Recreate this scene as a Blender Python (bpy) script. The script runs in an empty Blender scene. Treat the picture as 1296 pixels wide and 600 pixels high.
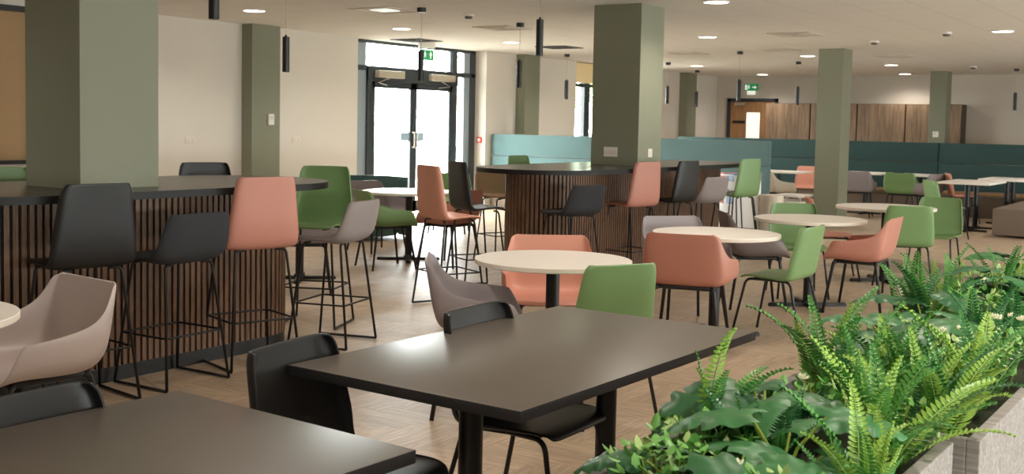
import bpy, bmesh, math, random
from mathutils import Vector, Matrix
random.seed(7)
PI = math.pi
scene = bpy.context.scene
COL = scene.collection
def R(d): return math.radians(d)

# ------------------------------------------------------------------ materials
def srgb(r, g, b):
    f = lambda c: (c/255/12.92) if c/255 <= .04045 else ((c/255+.055)/1.055)**2.4
    return (f(r), f(g), f(b), 1)

def mat(name, col, rough=.5, metal=0., spec=.5, noise=0., nscale=40., bump=0., bscale=200., emit=None, estr=0., coat=0., sheen=0.):
    m = bpy.data.materials.new(name); m.use_nodes = True
    nt = m.node_tree; N = nt.nodes; L = nt.links
    b = N['Principled BSDF']
    b.inputs['Base Color'].default_value = col
    b.inputs['Roughness'].default_value = rough
    b.inputs['Metallic'].default_value = metal
    b.inputs['Specular IOR Level'].default_value = spec
    if coat: b.inputs['Coat Weight'].default_value = coat
    if sheen: b.inputs['Sheen Weight'].default_value = sheen
    if emit:
        b.inputs['Emission Color'].default_value = emit
        b.inputs['Emission Strength'].default_value = estr
    if noise or bump:
        tc = N.new('ShaderNodeTexCoord')
    if noise:
        t = N.new('ShaderNodeTexNoise'); t.inputs['Scale'].default_value = nscale; t.inputs['Detail'].default_value = 3
        L.new(tc.outputs['Object'], t.inputs['Vector'])
        mx = N.new('ShaderNodeMix'); mx.data_type = 'RGBA'
        k = 1-noise
        mx.inputs['A'].default_value = (col[0]*k, col[1]*k, col[2]*k, 1)
        k = 1+noise
        mx.inputs['B'].default_value = (min(1, col[0]*k), min(1, col[1]*k), min(1, col[2]*k), 1)
        L.new(t.outputs['Fac'], mx.inputs['Factor']); L.new(mx.outputs['Result'], b.inputs['Base Color'])
    if bump:
        t2 = N.new('ShaderNodeTexNoise'); t2.inputs['Scale'].default_value = bscale; t2.inputs['Detail'].default_value = 2
        L.new(tc.outputs['Object'], t2.inputs['Vector'])
        bp = N.new('ShaderNodeBump'); bp.inputs['Strength'].default_value = bump; bp.inputs['Distance'].default_value = .002
        L.new(t2.outputs['Fac'], bp.inputs['Height']); L.new(bp.outputs['Normal'], b.inputs['Normal'])
    return m

def wood(name, c1, c2, rough=.5, scale=(60, 60, 3), dist=2.):
    m = bpy.data.materials.new(name); m.use_nodes = True
    nt = m.node_tree; N = nt.nodes; L = nt.links; b = N['Principled BSDF']; b.inputs['Roughness'].default_value = rough
    tc = N.new('ShaderNodeTexCoord'); mp = N.new('ShaderNodeMapping'); mp.inputs['Scale'].default_value = scale
    L.new(tc.outputs['Object'], mp.inputs['Vector'])
    t = N.new('ShaderNodeTexNoise'); t.inputs['Scale'].default_value = 1; t.inputs['Detail'].default_value = 5; t.inputs['Distortion'].default_value = dist
    L.new(mp.outputs['Vector'], t.inputs['Vector'])
    cr = N.new('ShaderNodeValToRGB'); cr.color_ramp.elements[0].position = .3; cr.color_ramp.elements[1].position = .72
    cr.color_ramp.elements[0].color = c1; cr.color_ramp.elements[1].color = c2
    L.new(t.outputs['Fac'], cr.inputs['Fac']); L.new(cr.outputs['Color'], b.inputs['Base Color'])
    return m

class NodeMath:
    def __init__(s, nt): s.nt = nt
    def __call__(s, op, *a):
        n = s.nt.nodes.new('ShaderNodeMath'); n.operation = op
        for i, v in enumerate(a):
            if isinstance(v, (int, float)): n.inputs[i].default_value = v
            else: s.nt.links.new(v, n.inputs[i])
        return n.outputs[0]

def herringbone(name):
    m = bpy.data.materials.new(name); m.use_nodes = True
    nt = m.node_tree; N = nt.nodes; L = nt.links; b = N['Principled BSDF']; M = NodeMath(nt)
    tc = N.new('ShaderNodeTexCoord'); sp = N.new('ShaderNodeSeparateXYZ'); L.new(tc.outputs['Object'], sp.inputs[0])
    W = .102; LEN = 5
    u = M('DIVIDE', sp.outputs['X'], W); v = M('DIVIDE', sp.outputs['Y'], W)
    i = M('FLOOR', u); j = M('FLOOR', v); fu = M('SUBTRACT', u, i); fv = M('SUBTRACT', v, j)
    k = M('FLOORED_MODULO', M('SUBTRACT', i, j), 2*LEN)
    isH = M('LESS_THAN', k, LEN-.5); isV = M('SUBTRACT', 1, isH)
    def sel(a, c): return M('ADD', M('MULTIPLY', a, isH), M('MULTIPLY', c, isV))
    al = sel(M('ADD', k, fu), M('ADD', M('SUBTRACT', 2*LEN-1, k), fv))
    ac = sel(fv, fu)
    ida = sel(M('SUBTRACT', i, k), i); idb = sel(j, M('ADD', j, M('SUBTRACT', k, LEN)))
    idv = N.new('ShaderNodeCombineXYZ'); L.new(ida, idv.inputs[0]); L.new(idb, idv.inputs[1]); L.new(isH, idv.inputs[2])
    wn = N.new('ShaderNodeTexWhiteNoise'); wn.noise_dimensions = '3D'; L.new(idv.outputs[0], wn.inputs['Vector'])
    # grain along the plank
    g = N.new('ShaderNodeCombineXYZ')
    L.new(M('MULTIPLY', al, .55), g.inputs[0]); L.new(M('MULTIPLY', ac, 7.), g.inputs[1]); L.new(M('MULTIPLY', wn.outputs['Value'], 37.), g.inputs[2])
    nz = N.new('ShaderNodeTexNoise'); nz.inputs['Scale'].default_value = 1.; nz.inputs['Detail'].default_value = 6; nz.inputs['Distortion'].default_value = 1.2
    L.new(g.outputs[0], nz.inputs['Vector'])
    cr = N.new('ShaderNodeValToRGB'); e = cr.color_ramp.elements
    e[0].position = .28; e[0].color = srgb(146, 125, 104); e[1].position = .75; e[1].color = srgb(196, 175, 150)
    L.new(nz.outputs['Fac'], cr.inputs['Fac'])
    hsv = N.new('ShaderNodeHueSaturation'); L.new(cr.outputs['Color'], hsv.inputs['Color'])
    L.new(M('ADD', .9, M('MULTIPLY', wn.outputs['Value'], .22)), hsv.inputs['Value'])
    # joint lines
    ea = M('MINIMUM', ac, M('SUBTRACT', 1, ac)); el = M('MINIMUM', al, M('SUBTRACT', LEN, al))
    ed = M('LESS_THAN', M('MINIMUM', ea, el), .022)
    mx = N.new('ShaderNodeMix'); mx.data_type = 'RGBA'; L.new(M('MULTIPLY', ed, .32), mx.inputs['Factor'])
    L.new(hsv.outputs['Color'], mx.inputs['A']); mx.inputs['B'].default_value = srgb(78, 58, 44)
    # strip of darker tone across part of the far floor
    sy = M('MULTIPLY', M('GREATER_THAN', sp.outputs['Y'], 12.1), M('LESS_THAN', sp.outputs['Y'], 13.4))
    sy = M('MULTIPLY', sy, M('GREATER_THAN', sp.outputs['X'], -4.1))
    mx2 = N.new('ShaderNodeMix'); mx2.data_type = 'RGBA'; L.new(M('MULTIPLY', sy, .55), mx2.inputs['Factor'])
    L.new(mx.outputs['Result'], mx2.inputs['A']); mx2.inputs['B'].default_value = srgb(88, 76, 66)
    L.new(mx2.outputs['Result'], b.inputs['Base Color'])
    b.inputs['Roughness'].default_value = .42; b.inputs['Specular IOR Level'].default_value = .45
    return m

def ceiling_mat():
    m = bpy.data.materials.new('ceiling_tiles'); m.use_nodes = True
    nt = m.node_tree; N = nt.nodes; L = nt.links; b = N['Principled BSDF']; M = NodeMath(nt)
    tc = N.new('ShaderNodeTexCoord'); sp = N.new('ShaderNodeSeparateXYZ'); L.new(tc.outputs['Object'], sp.inputs[0])
    def dist(o, off):
        f = M('FRACT', M('DIVIDE', M('ADD', o, off), .6)); return M('MINIMUM', f, M('SUBTRACT', 1, f))
    d = M('MINIMUM', dist(sp.outputs['X'], 60.02), dist(sp.outputs['Y'], 60.1))
    ln = M('LESS_THAN', d, .012)
    nz = N.new('ShaderNodeTexNoise'); nz.inputs['Scale'].default_value = 60; nz.inputs['Detail'].default_value = 4; L.new(tc.outputs['Object'], nz.inputs['Vector'])
    cr = N.new('ShaderNodeValToRGB'); cr.color_ramp.elements[0].color = (.80, .77, .72, 1); cr.color_ramp.elements[1].color = (.90, .87, .82, 1)
    L.new(nz.outputs['Fac'], cr.inputs['Fac'])
    mx = N.new('ShaderNodeMix'); mx.data_type = 'RGBA'; L.new(M('MULTIPLY', ln, .28), mx.inputs['Factor'])
    L.new(cr.outputs['Color'], mx.inputs['A']); mx.inputs['B'].default_value = (.38, .34, .30, 1)
    L.new(mx.outputs['Result'], b.inputs['Base Color']); b.inputs['Roughness'].default_value = .9
    return m

M_ = {}
M_['floor'] = herringbone('oak_herringbone')
M_['ceiling'] = ceiling_mat()
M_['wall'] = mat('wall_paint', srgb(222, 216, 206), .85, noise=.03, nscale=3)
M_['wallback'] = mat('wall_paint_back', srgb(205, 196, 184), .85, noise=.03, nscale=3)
M_['sage'] = mat('sage_paint', srgb(129, 131, 112), .6, noise=.02, nscale=4, bump=.05, bscale=300)
M_['ventblack'] = mat('vent_black', srgb(62, 60, 58), .8)
M_['white'] = mat('white_plastic', srgb(232, 228, 222), .4)
M_['skirt'] = mat('skirting_paint', srgb(205, 198, 188), .5)
M_['laminate'] = mat('white_laminate', srgb(240, 233, 225), .38, noise=.015, nscale=30)
M_['tabledge'] = mat('pale_edge', srgb(226, 216, 202), .5)
M_['blacktop'] = mat('graphite_laminate', srgb(88, 80, 72), .34, spec=.6, noise=.05, nscale=500)
M_['blackedge'] = mat('graphite_edge', srgb(44, 43, 46), .45)
M_['baredge'] = mat('bar_edge', srgb(16, 15, 15), .5, spec=.35)
M_['bartop'] = mat('black_bar_laminate', srgb(34, 32, 29), .26, spec=.6, noise=.05, nscale=500)
M_['black'] = mat('black_powdercoat', srgb(22, 22, 24), .42, bump=.03, bscale=800)
M_['blackplastic'] = mat('black_plastic', srgb(17, 17, 19), .42, bump=.12, bscale=700)
M_['green'] = mat('green_plastic', srgb(117, 150, 97), .42, bump=.06, bscale=900)
M_['terra'] = mat('terracotta_plastic', srgb(188, 128, 112), .45, bump=.06, bscale=900)
M_['pink'] = mat('salmon_plastic', srgb(216, 154, 134), .45, bump=.06, bscale=900)
M_['mauve'] = mat('mauve_grey_plastic', srgb(146, 137, 140), .45, bump=.06, bscale=900)
M_['taupe'] = mat('taupe_plastic', srgb(112, 100, 98), .45, bump=.06, bscale=900)
M_['pale'] = mat('pale_grey_plastic', srgb(186, 172, 168), .42, bump=.06, bscale=900)
M_['cream'] = mat('cream_plastic', srgb(214, 202, 186), .42)
M_['charcoal'] = mat('charcoal_fabric', srgb(46, 47, 50), .9, noise=.2, nscale=400, bump=.3, bscale=600)
M_['greyfab'] = mat('grey_fabric', srgb(146, 136, 134), .9, noise=.1, nscale=400, bump=.3, bscale=600)
M_['tanfab'] = mat('tan_fabric', srgb(172, 144, 118), .9, noise=.1, nscale=400, bump=.3, bscale=600)
M_['slat'] = wood('walnut_slat', srgb(92, 68, 52), srgb(142, 110, 86), .55, (90, 90, 5))
M_['slatcore'] = mat('black_backing', srgb(14, 13, 13), .8)
M_['locker'] = wood('walnut_panel', srgb(100, 80, 62), srgb(150, 124, 98), .5, (14, 14, 1.2), 1.)
M_['lockerside'] = wood('dark_walnut', srgb(62, 48, 38), srgb(84, 66, 52), .5, (14, 14, 1.2), 1.)
M_['doorwood'] = wood('oak_door', srgb(140, 102, 66), srgb(170, 128, 86), .5, (20, 20, 1.5), 1.)
M_['teal'] = mat('teal_fabric', srgb(84, 112, 114), .9, noise=.12, nscale=300, bump=.3, bscale=500, sheen=.2)
M_['darkteal'] = mat('dark_teal_fabric', srgb(44, 70, 68), .9, noise=.12, nscale=300, bump=.3, bscale=500)
M_['sofa'] = mat('teal_sofa_fabric', srgb(78, 108, 106), .9, noise=.12, nscale=300, bump=.3, bscale=500)
M_['taupefab'] = mat('taupe_upholstery', srgb(112, 98, 86), .9, noise=.12, nscale=300, bump=.3, bscale=500)
M_['anthracite'] = mat('anthracite_aluminium', srgb(52, 58, 64), .4, metal=.2)
M_['greymetal'] = mat('grey_aluminium', srgb(150, 162, 172), .4, metal=.2)
M_['steel'] = mat('brushed_steel', srgb(190, 184, 174), .35, metal=.7)
M_['blind'] = mat('tan_blind', srgb(176, 146, 108), .8, noise=.05, nscale=5)
M_['cblind'] = mat('cream_blind', srgb(236, 214, 168), .8)
M_['signgreen'] = mat('sign_green', srgb(30, 140, 80), .5, emit=srgb(30, 150, 85), estr=.35)
M_['glowwhite'] = mat('glow_white', srgb(240, 245, 240), .5, emit=srgb(240, 245, 240), estr=.7)
M_['red'] = mat('red_print', srgb(205, 44, 40), .4)
M_['blue'] = mat('blue_print', srgb(66, 112, 170), .4)
M_['sticker'] = mat('pale_sticker', srgb(160, 186, 204), .5)
M_['navy'] = mat('navy_print', srgb(40, 72, 110), .4)
M_['lamp'] = mat('lamp_diffuser', (1, 1, 1, 1), .5, emit=(1, .93, .82, 1), estr=9.)
M_['tip'] = mat('pendant_glow', (1, 1, 1, 1), .5, emit=(1, .78, .52, 1), estr=3.)
M_['vent'] = mat('vent_grey', srgb(214, 204, 190), .7)
M_['ventdark'] = mat('vent_shadow', srgb(104, 98, 90), .8)
M_['socket'] = mat('socket_plastic', srgb(226, 216, 204), .4)
M_['planter'] = wood('weathered_board', srgb(122, 117, 114), srgb(172, 167, 163), .75, (3, 60, 60), 1.5)
M_['soil'] = mat('moss', srgb(44, 50, 28), .95, noise=.5, nscale=60, bump=.8, bscale=60)
M_['fern'] = mat('fern_green', srgb(76, 138, 60), .32, noise=.3, nscale=9)
M_['ferny'] = mat('fern_lime', srgb(142, 180, 76), .36, noise=.25, nscale=9)
M_['fernd'] = mat('fern_deep', srgb(46, 106, 56), .28, noise=.3, nscale=9)
M_['monst'] = mat('broadleaf_green', srgb(38, 90, 48), .42, spec=.4, noise=.3, nscale=7)
M_['monst2'] = mat('broadleaf_mid', srgb(56, 112, 62), .42, spec=.4, noise=.3, nscale=7)
M_['stem'] = mat('stem_lime', srgb(140, 160, 60), .5)
M_['bush'] = mat('small_leaf_green', srgb(104, 164, 74), .38, noise=.3, nscale=20)
M_['bush2'] = mat('small_leaf_pale', srgb(164, 194, 122), .4, noise=.2, nscale=20)
M_['flower'] = mat('cream_flower', srgb(232, 228, 200), .5)
M_['paving'] = mat('paving', srgb(214, 208, 196), .9, noise=.08, nscale=3)
M_['tree'] = mat('tree_leaf', srgb(120, 160, 80), .7, noise=.3, nscale=3)
M_['bark'] = mat('bark', srgb(96, 80, 62), .9)
M_['closer'] = mat('silver_operator', srgb(188, 176, 160), .5, metal=.3)
def glassmat():
    m = bpy.data.materials.new('clear_glass'); m.use_nodes = True
    nt = m.node_tree; N = nt.nodes; L = nt.links; N.remove(N['Principled BSDF'])
    t = N.new('ShaderNodeBsdfTransparent'); t.inputs['Color'].default_value = (.93, .97, .97, 1)
    g = N.new('ShaderNodeBsdfGlossy'); g.inputs['Roughness'].default_value = .03
    f0 = N.new('ShaderNodeLayerWeight'); f0.inputs['Blend'].default_value = .5; f1 = N.new('ShaderNodeMath'); f1.operation = 'POWER'; f1.inputs[1].default_value = 5; L.new(f0.outputs['Facing'], f1.inputs[0]); f = N.new('ShaderNodeMath'); f.operation = 'MULTIPLY_ADD'; f.inputs[1].default_value = .5; f.inputs[2].default_value = .03; L.new(f1.outputs[0], f.inputs[0])
    mx = N.new('ShaderNodeMixShader'); L.new(f.outputs[0], mx.inputs[0]); L.new(t.outputs[0], mx.inputs[1]); L.new(g.outputs[0], mx.inputs[2])
    L.new(mx.outputs[0], N['Material Output'].inputs['Surface']); return m
M_['glass'] = glassmat()

# ------------------------------------------------------------------ mesh helpers
def obj(name, bm, m, parent=None, smooth=True, loc=None, rotz=0):
    me = bpy.data.meshes.new(name)
    if isinstance(bm, bmesh.types.BMesh):
        bmesh.ops.recalc_face_normals(bm, faces=bm.faces[:]) if getattr(bm, '_recalc', False) else None
        bm.to_mesh(me); bm.free()
    else: me = bm
    if isinstance(m, (list, tuple)):
        for x in m: me.materials.append(M_[x])
    elif m: me.materials.append(M_[m])
    if smooth:
        for p in me.polygons: p.use_smooth = True
        try: me.set_sharp_from_angle(angle=R(38))
        except Exception: pass
    o = bpy.data.objects.new(name, me); COL.objects.link(o)
    if parent: o.parent = parent
    if loc: o.location = loc
    if rotz: o.rotation_euler.z = rotz
    return o

def tag(o, label, cat, group=None, kind=None):
    o['label'] = label; o['category'] = cat
    if group: o['group'] = group
    if kind: o['kind'] = kind
    return o
def thing(name, label, cat, loc=(0, 0, 0), rotz=0, group=None, kind=None):
    o = bpy.data.objects.new(name, None); COL.objects.link(o); o.empty_display_size = .1
    o.location = loc; o.rotation_euler = (0, 0, rotz)
    return tag(o, label, cat, group, kind)
def dup(root, loc, rotz, label, group=None):
    r = root.copy(); COL.objects.link(r); r.location = loc; r.rotation_euler = (0, 0, rotz); r['label'] = label
    if group: r['group'] = group
    for ch in list(root.children):
        c = ch.copy(); COL.objects.link(c); c.parent = r
        for g in list(ch.children):
            d = g.copy(); COL.objects.link(d); d.parent = c
    return r

def box(bm, x0, y0, z0, x1, y1, z1, bev=0., mi=0):
    vs = [bm.verts.new((x, y, z)) for z in (z0, z1) for (x, y) in ((x0, y0), (x1, y0), (x1, y1), (x0, y1))]
    fs = [(3, 2, 1, 0), (4, 5, 6, 7), (0, 1, 5, 4), (1, 2, 6, 5), (2, 3, 7, 6), (3, 0, 4, 7)]
    F = [bm.faces.new([vs[i] for i in f]) for f in fs]
    for f in F: f.material_index = mi
    if bev:
        ed = list({e for f in F for e in f.edges})
        r = bmesh.ops.bevel(bm, geom=ed, offset=bev, segments=2, profile=.6, affect='EDGES')
        for f in r['faces']: f.material_index = mi
    return bm
def boxes(lst, bev=0.):
    bm = bmesh.new()
    for b in lst: box(bm, *b, bev=bev)
    return bm

def tube(bm, pts, r, seg=8, r2=None, caps=True):
    pts = [Vector(p) for p in pts]; n = len(pts); rings = []
    up = Vector((0, 0, 1)); prev = None
    for i, p in enumerate(pts):
        t = ((pts[min(i+1, n-1)]-p).normalized() + (p-pts[max(i-1, 0)]).normalized()).normalized() if 0 < i < n-1 else (pts[min(i+1, n-1)]-pts[max(i-1, 0)]).normalized()
        if prev is None:
            a = t.cross(up if abs(t.z) < .95 else Vector((1, 0, 0))).normalized()
        else:
            a = (prev - t*prev.dot(t)).normalized()
        prev = a; b = t.cross(a)
        rr = r if r2 is None else r+(r2-r)*i/(n-1)
        rings.append([bm.verts.new(p+(a*math.cos(2*PI*k/seg)+b*math.sin(2*PI*k/seg))*rr) for k in range(seg)])
    for i in range(n-1):
        for k in range(seg):
            bm.faces.new((rings[i][k], rings[i][(k+1) % seg], rings[i+1][(k+1) % seg], rings[i+1][k]))
    if caps:
        bm.faces.new(rings[0][::-1]); bm.faces.new(rings[-1])
    return bm
def rounded(pts, rad=.03, n=4, closed=False):
    """poly line with its corners rounded"""
    P = [Vector(p) for p in pts]; out = []; N = len(P)
    for i, p in enumerate(P):
        if not closed and i in (0, N-1): out.append(p); continue
        a = P[(i-1) % N]-p; b = P[(i+1) % N]-p
        r = min(rad, a.length*.45, b.length*.45); A = p+a.normalized()*r; B = p+b.normalized()*r
        for k in range(n+1):
            t = k/n; out.append(A*(1-t)**2+p*2*t*(1-t)+B*t*t)
    if closed: out.append(out[0].copy())
    return out
def lathe(bm, prof, seg=48, mi=0, center=(0, 0)):
    rings = []
    for r, z in prof:
        rings.append([bm.verts.new((center[0]+r*math.cos(2*PI*k/seg), center[1]+r*math.sin(2*PI*k/seg), z)) for k in range(seg)] if r > 1e-5 else [bm.verts.new((center[0], center[1], z))])
    for a, b in zip(rings, rings[1:]):
        for k in range(seg):
            k2 = (k+1) % seg
            if len(a) == 1: f = bm.faces.new((a[0], b[k2], b[k]))
            elif len(b) == 1: f = bm.faces.new((a[k], a[k2], b[0]))
            else: f = bm.faces.new((a[k], a[k2], b[k2], b[k]))
            f.material_index = mi
    return bm
def prism(bm, pts, z0, z1, mi=0):
    lo = [bm.verts.new((x, y, z0)) for x, y in pts]; hi = [bm.verts.new((x, y, z1)) for x, y in pts]; n = len(pts)
    F = [bm.faces.new(lo[::-1]), bm.faces.new(hi)] + [bm.faces.new((lo[i], lo[(i+1) % n], hi[(i+1) % n], hi[i])) for i in range(n)]
    for f in F: f.material_index = mi
    return F
def catmull(P, n):
    out = []; N = len(P)
    for s in range(n+1):
        t = s/n*(N-1); i = min(int(t), N-2); f = t-i
        p0, p1, p2, p3 = P[max(i-1, 0)], P[i], P[i+1], P[min(i+2, N-1)]
        out.append([.5*((2*b)+(-a+c)*f+(2*a-5*b+4*c-d)*f*f+(-a+3*b-3*c+d)*f**3) for a, b, c, d in zip(p0, p1, p2, p3)])
    return out
DG = None
def bake(bm, thick, sub=1, offset=-1.):
    """thicken an open shell, round it off, and return the finished mesh"""
    me = bpy.data.meshes.new('shell'); bm.to_mesh(me); bm.free()
    o = bpy.data.objects.new('shell_tmp', me); COL.objects.link(o)
    s = o.modifiers.new('s', 'SOLIDIFY'); s.thickness = thick; s.offset = offset; s.use_even_offset = False
    if sub:
        u = o.modifiers.new('u', 'SUBSURF'); u.levels = sub; u.render_levels = sub
    bpy.context.view_layer.update()
    dg = bpy.context.evaluated_depsgraph_get()
    r = bpy.data.meshes.new_from_object(o.evaluated_get(dg)); bpy.data.objects.remove(o); return r
def shell(stations, nu=14, nv=22, n=3.2, thick=.011, sub=1, n2=None):
    bm = bmesh.new(); rows = catmull(stations, nv); G = []
    for vi, (cy, cz, ex, ey, ez) in enumerate(rows):
        nn = n if n2 is None else n+(n2-n)*vi/nv
        row = []
        for k in range(-nu//2, nu//2+1):
            a = abs(k)/(nu//2)*PI/2
            x = ex*math.sin(a)**(2/nn); l = 1-max(0, math.cos(a))**(2/nn)
            row.append(bm.verts.new((math.copysign(x, k) if k else 0, cy+(ey-cy)*l, cz+(ez-cz)*l)))
        G.append(row)
    for a, b in zip(G, G[1:]):
        for k in range(len(a)-1): bm.faces.new((a[k], a[k+1], b[k+1], b[k]))
    bmesh.ops.recalc_face_normals(bm, faces=bm.faces[:])
    return bake(bm, thick, sub, 0.)

# ------------------------------------------------------------------ camera
F_, CY_, TH, RO, AZ = 1423.23, 250.02, .0657, .0198, .9754
CAMZ = 1.5
rt = Vector((math.sin(AZ), math.cos(AZ), 0)); fl = Vector((-math.cos(AZ), math.sin(AZ), 0)); zz = Vector((0, 0, 1))
fw = fl*math.cos(TH)-zz*math.sin(TH); up = fl*math.sin(TH)+zz*math.cos(TH)
cr_ = rt*math.cos(RO)+up*math.sin(RO); cu_ = up*math.cos(RO)-rt*math.sin(RO)
cam = bpy.data.cameras.new('camera'); co = bpy.data.objects.new('camera', cam); COL.objects.link(co)
mw = Matrix((( cr_.x, cu_.x, -fw.x, 0), (cr_.y, cu_.y, -fw.y, 0), (cr_.z, cu_.z, -fw.z, CAMZ), (0, 0, 0, 1)))
co.matrix_world = mw
cam.sensor_width = 36; cam.lens = 36*F_/1296; cam.shift_y = (CY_-300)/1296; cam.clip_start = .05; cam.clip_end = 200
cam.dof.use_dof = True; cam.dof.focus_distance = 4.2; cam.dof.aperture_fstop = 9.
scene.camera = co

# ------------------------------------------------------------------ room shell
CEIL = 2.754; XL = -11.5; YB = 25.9; XR = 5.0; YF = -4.0
def struct(name, bm, m, label=None, cat=None, parent=None, smooth=False):
    o = obj(name, bm, m, parent, smooth)
    if not parent: o['kind'] = 'structure'
    if label: o['label'] = label; o['category'] = cat
    return o
struct('floor', boxes([(XL-.6, YF-.3, -.1, XR+.3, YB+.3, 0)]), 'floor', 'pale oak herringbone floor of the dining hall', 'floor')
struct('ceiling', boxes([(XL-.6, YF-.3, CEIL, XR+.3, YB+.3, CEIL+.1)]), 'ceiling', 'white suspended tile ceiling over the dining hall', 'ceiling')
# left wall: hatch 4.6..7.45, entrance 12.77..16.1, window 19.15..21.6
W0, W1 = XL-.42, XL
lw = [(W0, YF-.3, 0, W1, 4.6, CEIL), (W0, 4.6, 0, W1, 7.45, .82), (W0, 4.6, 2.68, W1, 7.45, CEIL), (W0, 7.45, 0, W1, 12.77, CEIL),
      (W0, 16.1, 0, W1, 19.15, CEIL), (W0, 19.15, 0, W1, 21.6, .9), (W0, 21.6, 0, W1, YB+.3, CEIL)]
struct('wall_left', boxes(lw), 'wall', 'long off-white wall holding the glazed entrance', 'wall')
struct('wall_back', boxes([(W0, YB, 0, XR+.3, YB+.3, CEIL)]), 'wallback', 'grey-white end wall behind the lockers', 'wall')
struct('wall_front', boxes([(W0, YF-.3, 0, XR+.3, YF, CEIL)]), 'wall', 'off-white wall behind the viewer', 'wall')
rw = [(XR, YF-.3, 0, XR+.3, YB+.3, .9), (XR, YF-.3, 1.6, XR+.3, YB+.3, CEIL)]
for y0, y1 in ((YF-.3, -2.), (3., 4.), (9., 10.), (15., 16.), (21., YB+.3)): rw.append((XR, y0, .9, XR+.3, y1, 1.6))
struct('wall_right', boxes(rw), 'wall', 'off-white wall with a row of windows added for fill daylight', 'wall')
for i, (y0, y1) in enumerate(((-2., 3.), (4., 9.), (10., 15.), (16., 21.))):  # unseen window row, added and sized to let in fill daylight
    w = struct('window_%d' % (i+3), boxes([(XR+.1, y0, .9, XR+.17, y1, .96), (XR+.1, y0, 1.54, XR+.17, y1, 1.6), (XR+.1, y0, .96, XR+.17, y0+.06, 1.54), (XR+.1, y1-.06, .96, XR+.17, y1, 1.54), (XR+.1, (y0+y1)/2-.03, .96, XR+.17, (y0+y1)/2+.03, 1.54)]), 'anthracite')
    obj('pane', boxes([(XR+.13, y0+.06, .96, XR+.136, y1-.06, 1.54)]), 'glass', w, False)
def base(name, lst): struct(name, boxes(lst, .004), 'skirt')
base('baseboard_left', [(XL, 7.45, 0, XL+.016, 12.77, .1), (XL, 16.1, 0, XL+.016, YB, .1), (XL, YF, 0, XL+.016, 7.45, .1)])
base('baseboard_back', [(-9.9, YB-.016, 0, XR, YB, .1)])
# square painted columns standing in the room
for i, (y0, lab) in enumerate([(3.78, 'broad sage green column rising through the bar counter under the big black stool'), (10.31, 'sage green column with two sockets rising through the far bar counter'),
                            (17.25, 'free-standing sage green column in front of the dark booth bench'), (24.3, 'distant sage green column in front of the wooden lockers')]):
    x0, x1, dp = ((-5.94, -5.43, .525), (-5.99, -5.43, .52), (-5.97, -5.58, .45), (-6.02, -5.68, .4))[i]; c = struct('column', boxes([(x0, y0, 0, x1, y0+dp, CEIL)], .004), 'sage', lab, 'column')
for i, (y0, y1) in enumerate([(10.47, 10.98), (17.03, 17.52), (23.8, 24.3)]):
    struct('trim_%d' % (i+1), boxes([(XL, y0, 0, XL+.2, y1, CEIL)], .004), 'sage', ['sage green wall pier with a white thermostat', 'sage green wall pier above the pale teal booth', 'sage green wall pier near the far corner'][i], 'pier')

# --- serving hatch with tan roller blind behind the broad column
w = struct('window_1', boxes([(XL-.12, 4.6, .82, XL-.02, 7.45, .86), (XL-.12, 4.6, 2.62, XL+.03, 7.45, 2.68), (XL-.12, 4.6, .86, XL-.02, 4.66, 2.62), (XL-.12, 7.39, .86, XL-.02, 7.45, 2.62)]), 'black', 'hatch behind the broad column, tan roller blind drawn almost shut', 'hatch')
obj('blind', boxes([(XL-.08, 4.66, .98, XL-.07, 7.39, 2.62)]), 'blind', w, False)
obj('bottom_bar', boxes([(XL-.1, 4.66, .94, XL-.04, 7.39, .985)], .005), 'black', w, False)
obj('pane', boxes([(XL-.06, 4.66, .86, XL-.055, 7.39, .94)]), 'steel', w, False)

# --- glazed entrance (door_1)
DX = XL-.3
d1 = thing('door_1', 'glazed double entrance door with dark grey frame and bright daylight outside', 'door', (DX, 0, 0), 0, None, 'structure')
d1.name = 'door_1'
fr = [(0, 12.85, 0, .07, 13.02, CEIL), (0, 15.95, 0, .07, 16.1, CEIL), (0, 12.85, CEIL-.05, .07, 16.1, CEIL), (0, 12.85, 2.28, .07, 16.1, 2.36), (0, 15.42, 0, .08, 15.56, CEIL), (0, 13.24, 0, .09, 13.34, 2.34), (0, 13.24, 2.12, .1, 15.56, 2.34)]
obj('frame', boxes(fr, .004), 'anthracite', d1, False)
obj('mullion', boxes([(-.02, 13.0, 0, .05, 13.24, CEIL-.05), (-.02, 15.78, 0, .05, 15.96, CEIL-.05), (-.02, 15.38, 2.36, .05, 15.46, CEIL-.05)], .004), 'greymetal', d1, False)
obj('transom_light', boxes([(.02, 13.02, 2.36, .026, 15.42, CEIL-.05)]), 'glass', d1, False)
obj('side_light', boxes([(.02, 15.56, 0, .026, 15.95, 2.28)]), 'glass', d1, False)
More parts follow.
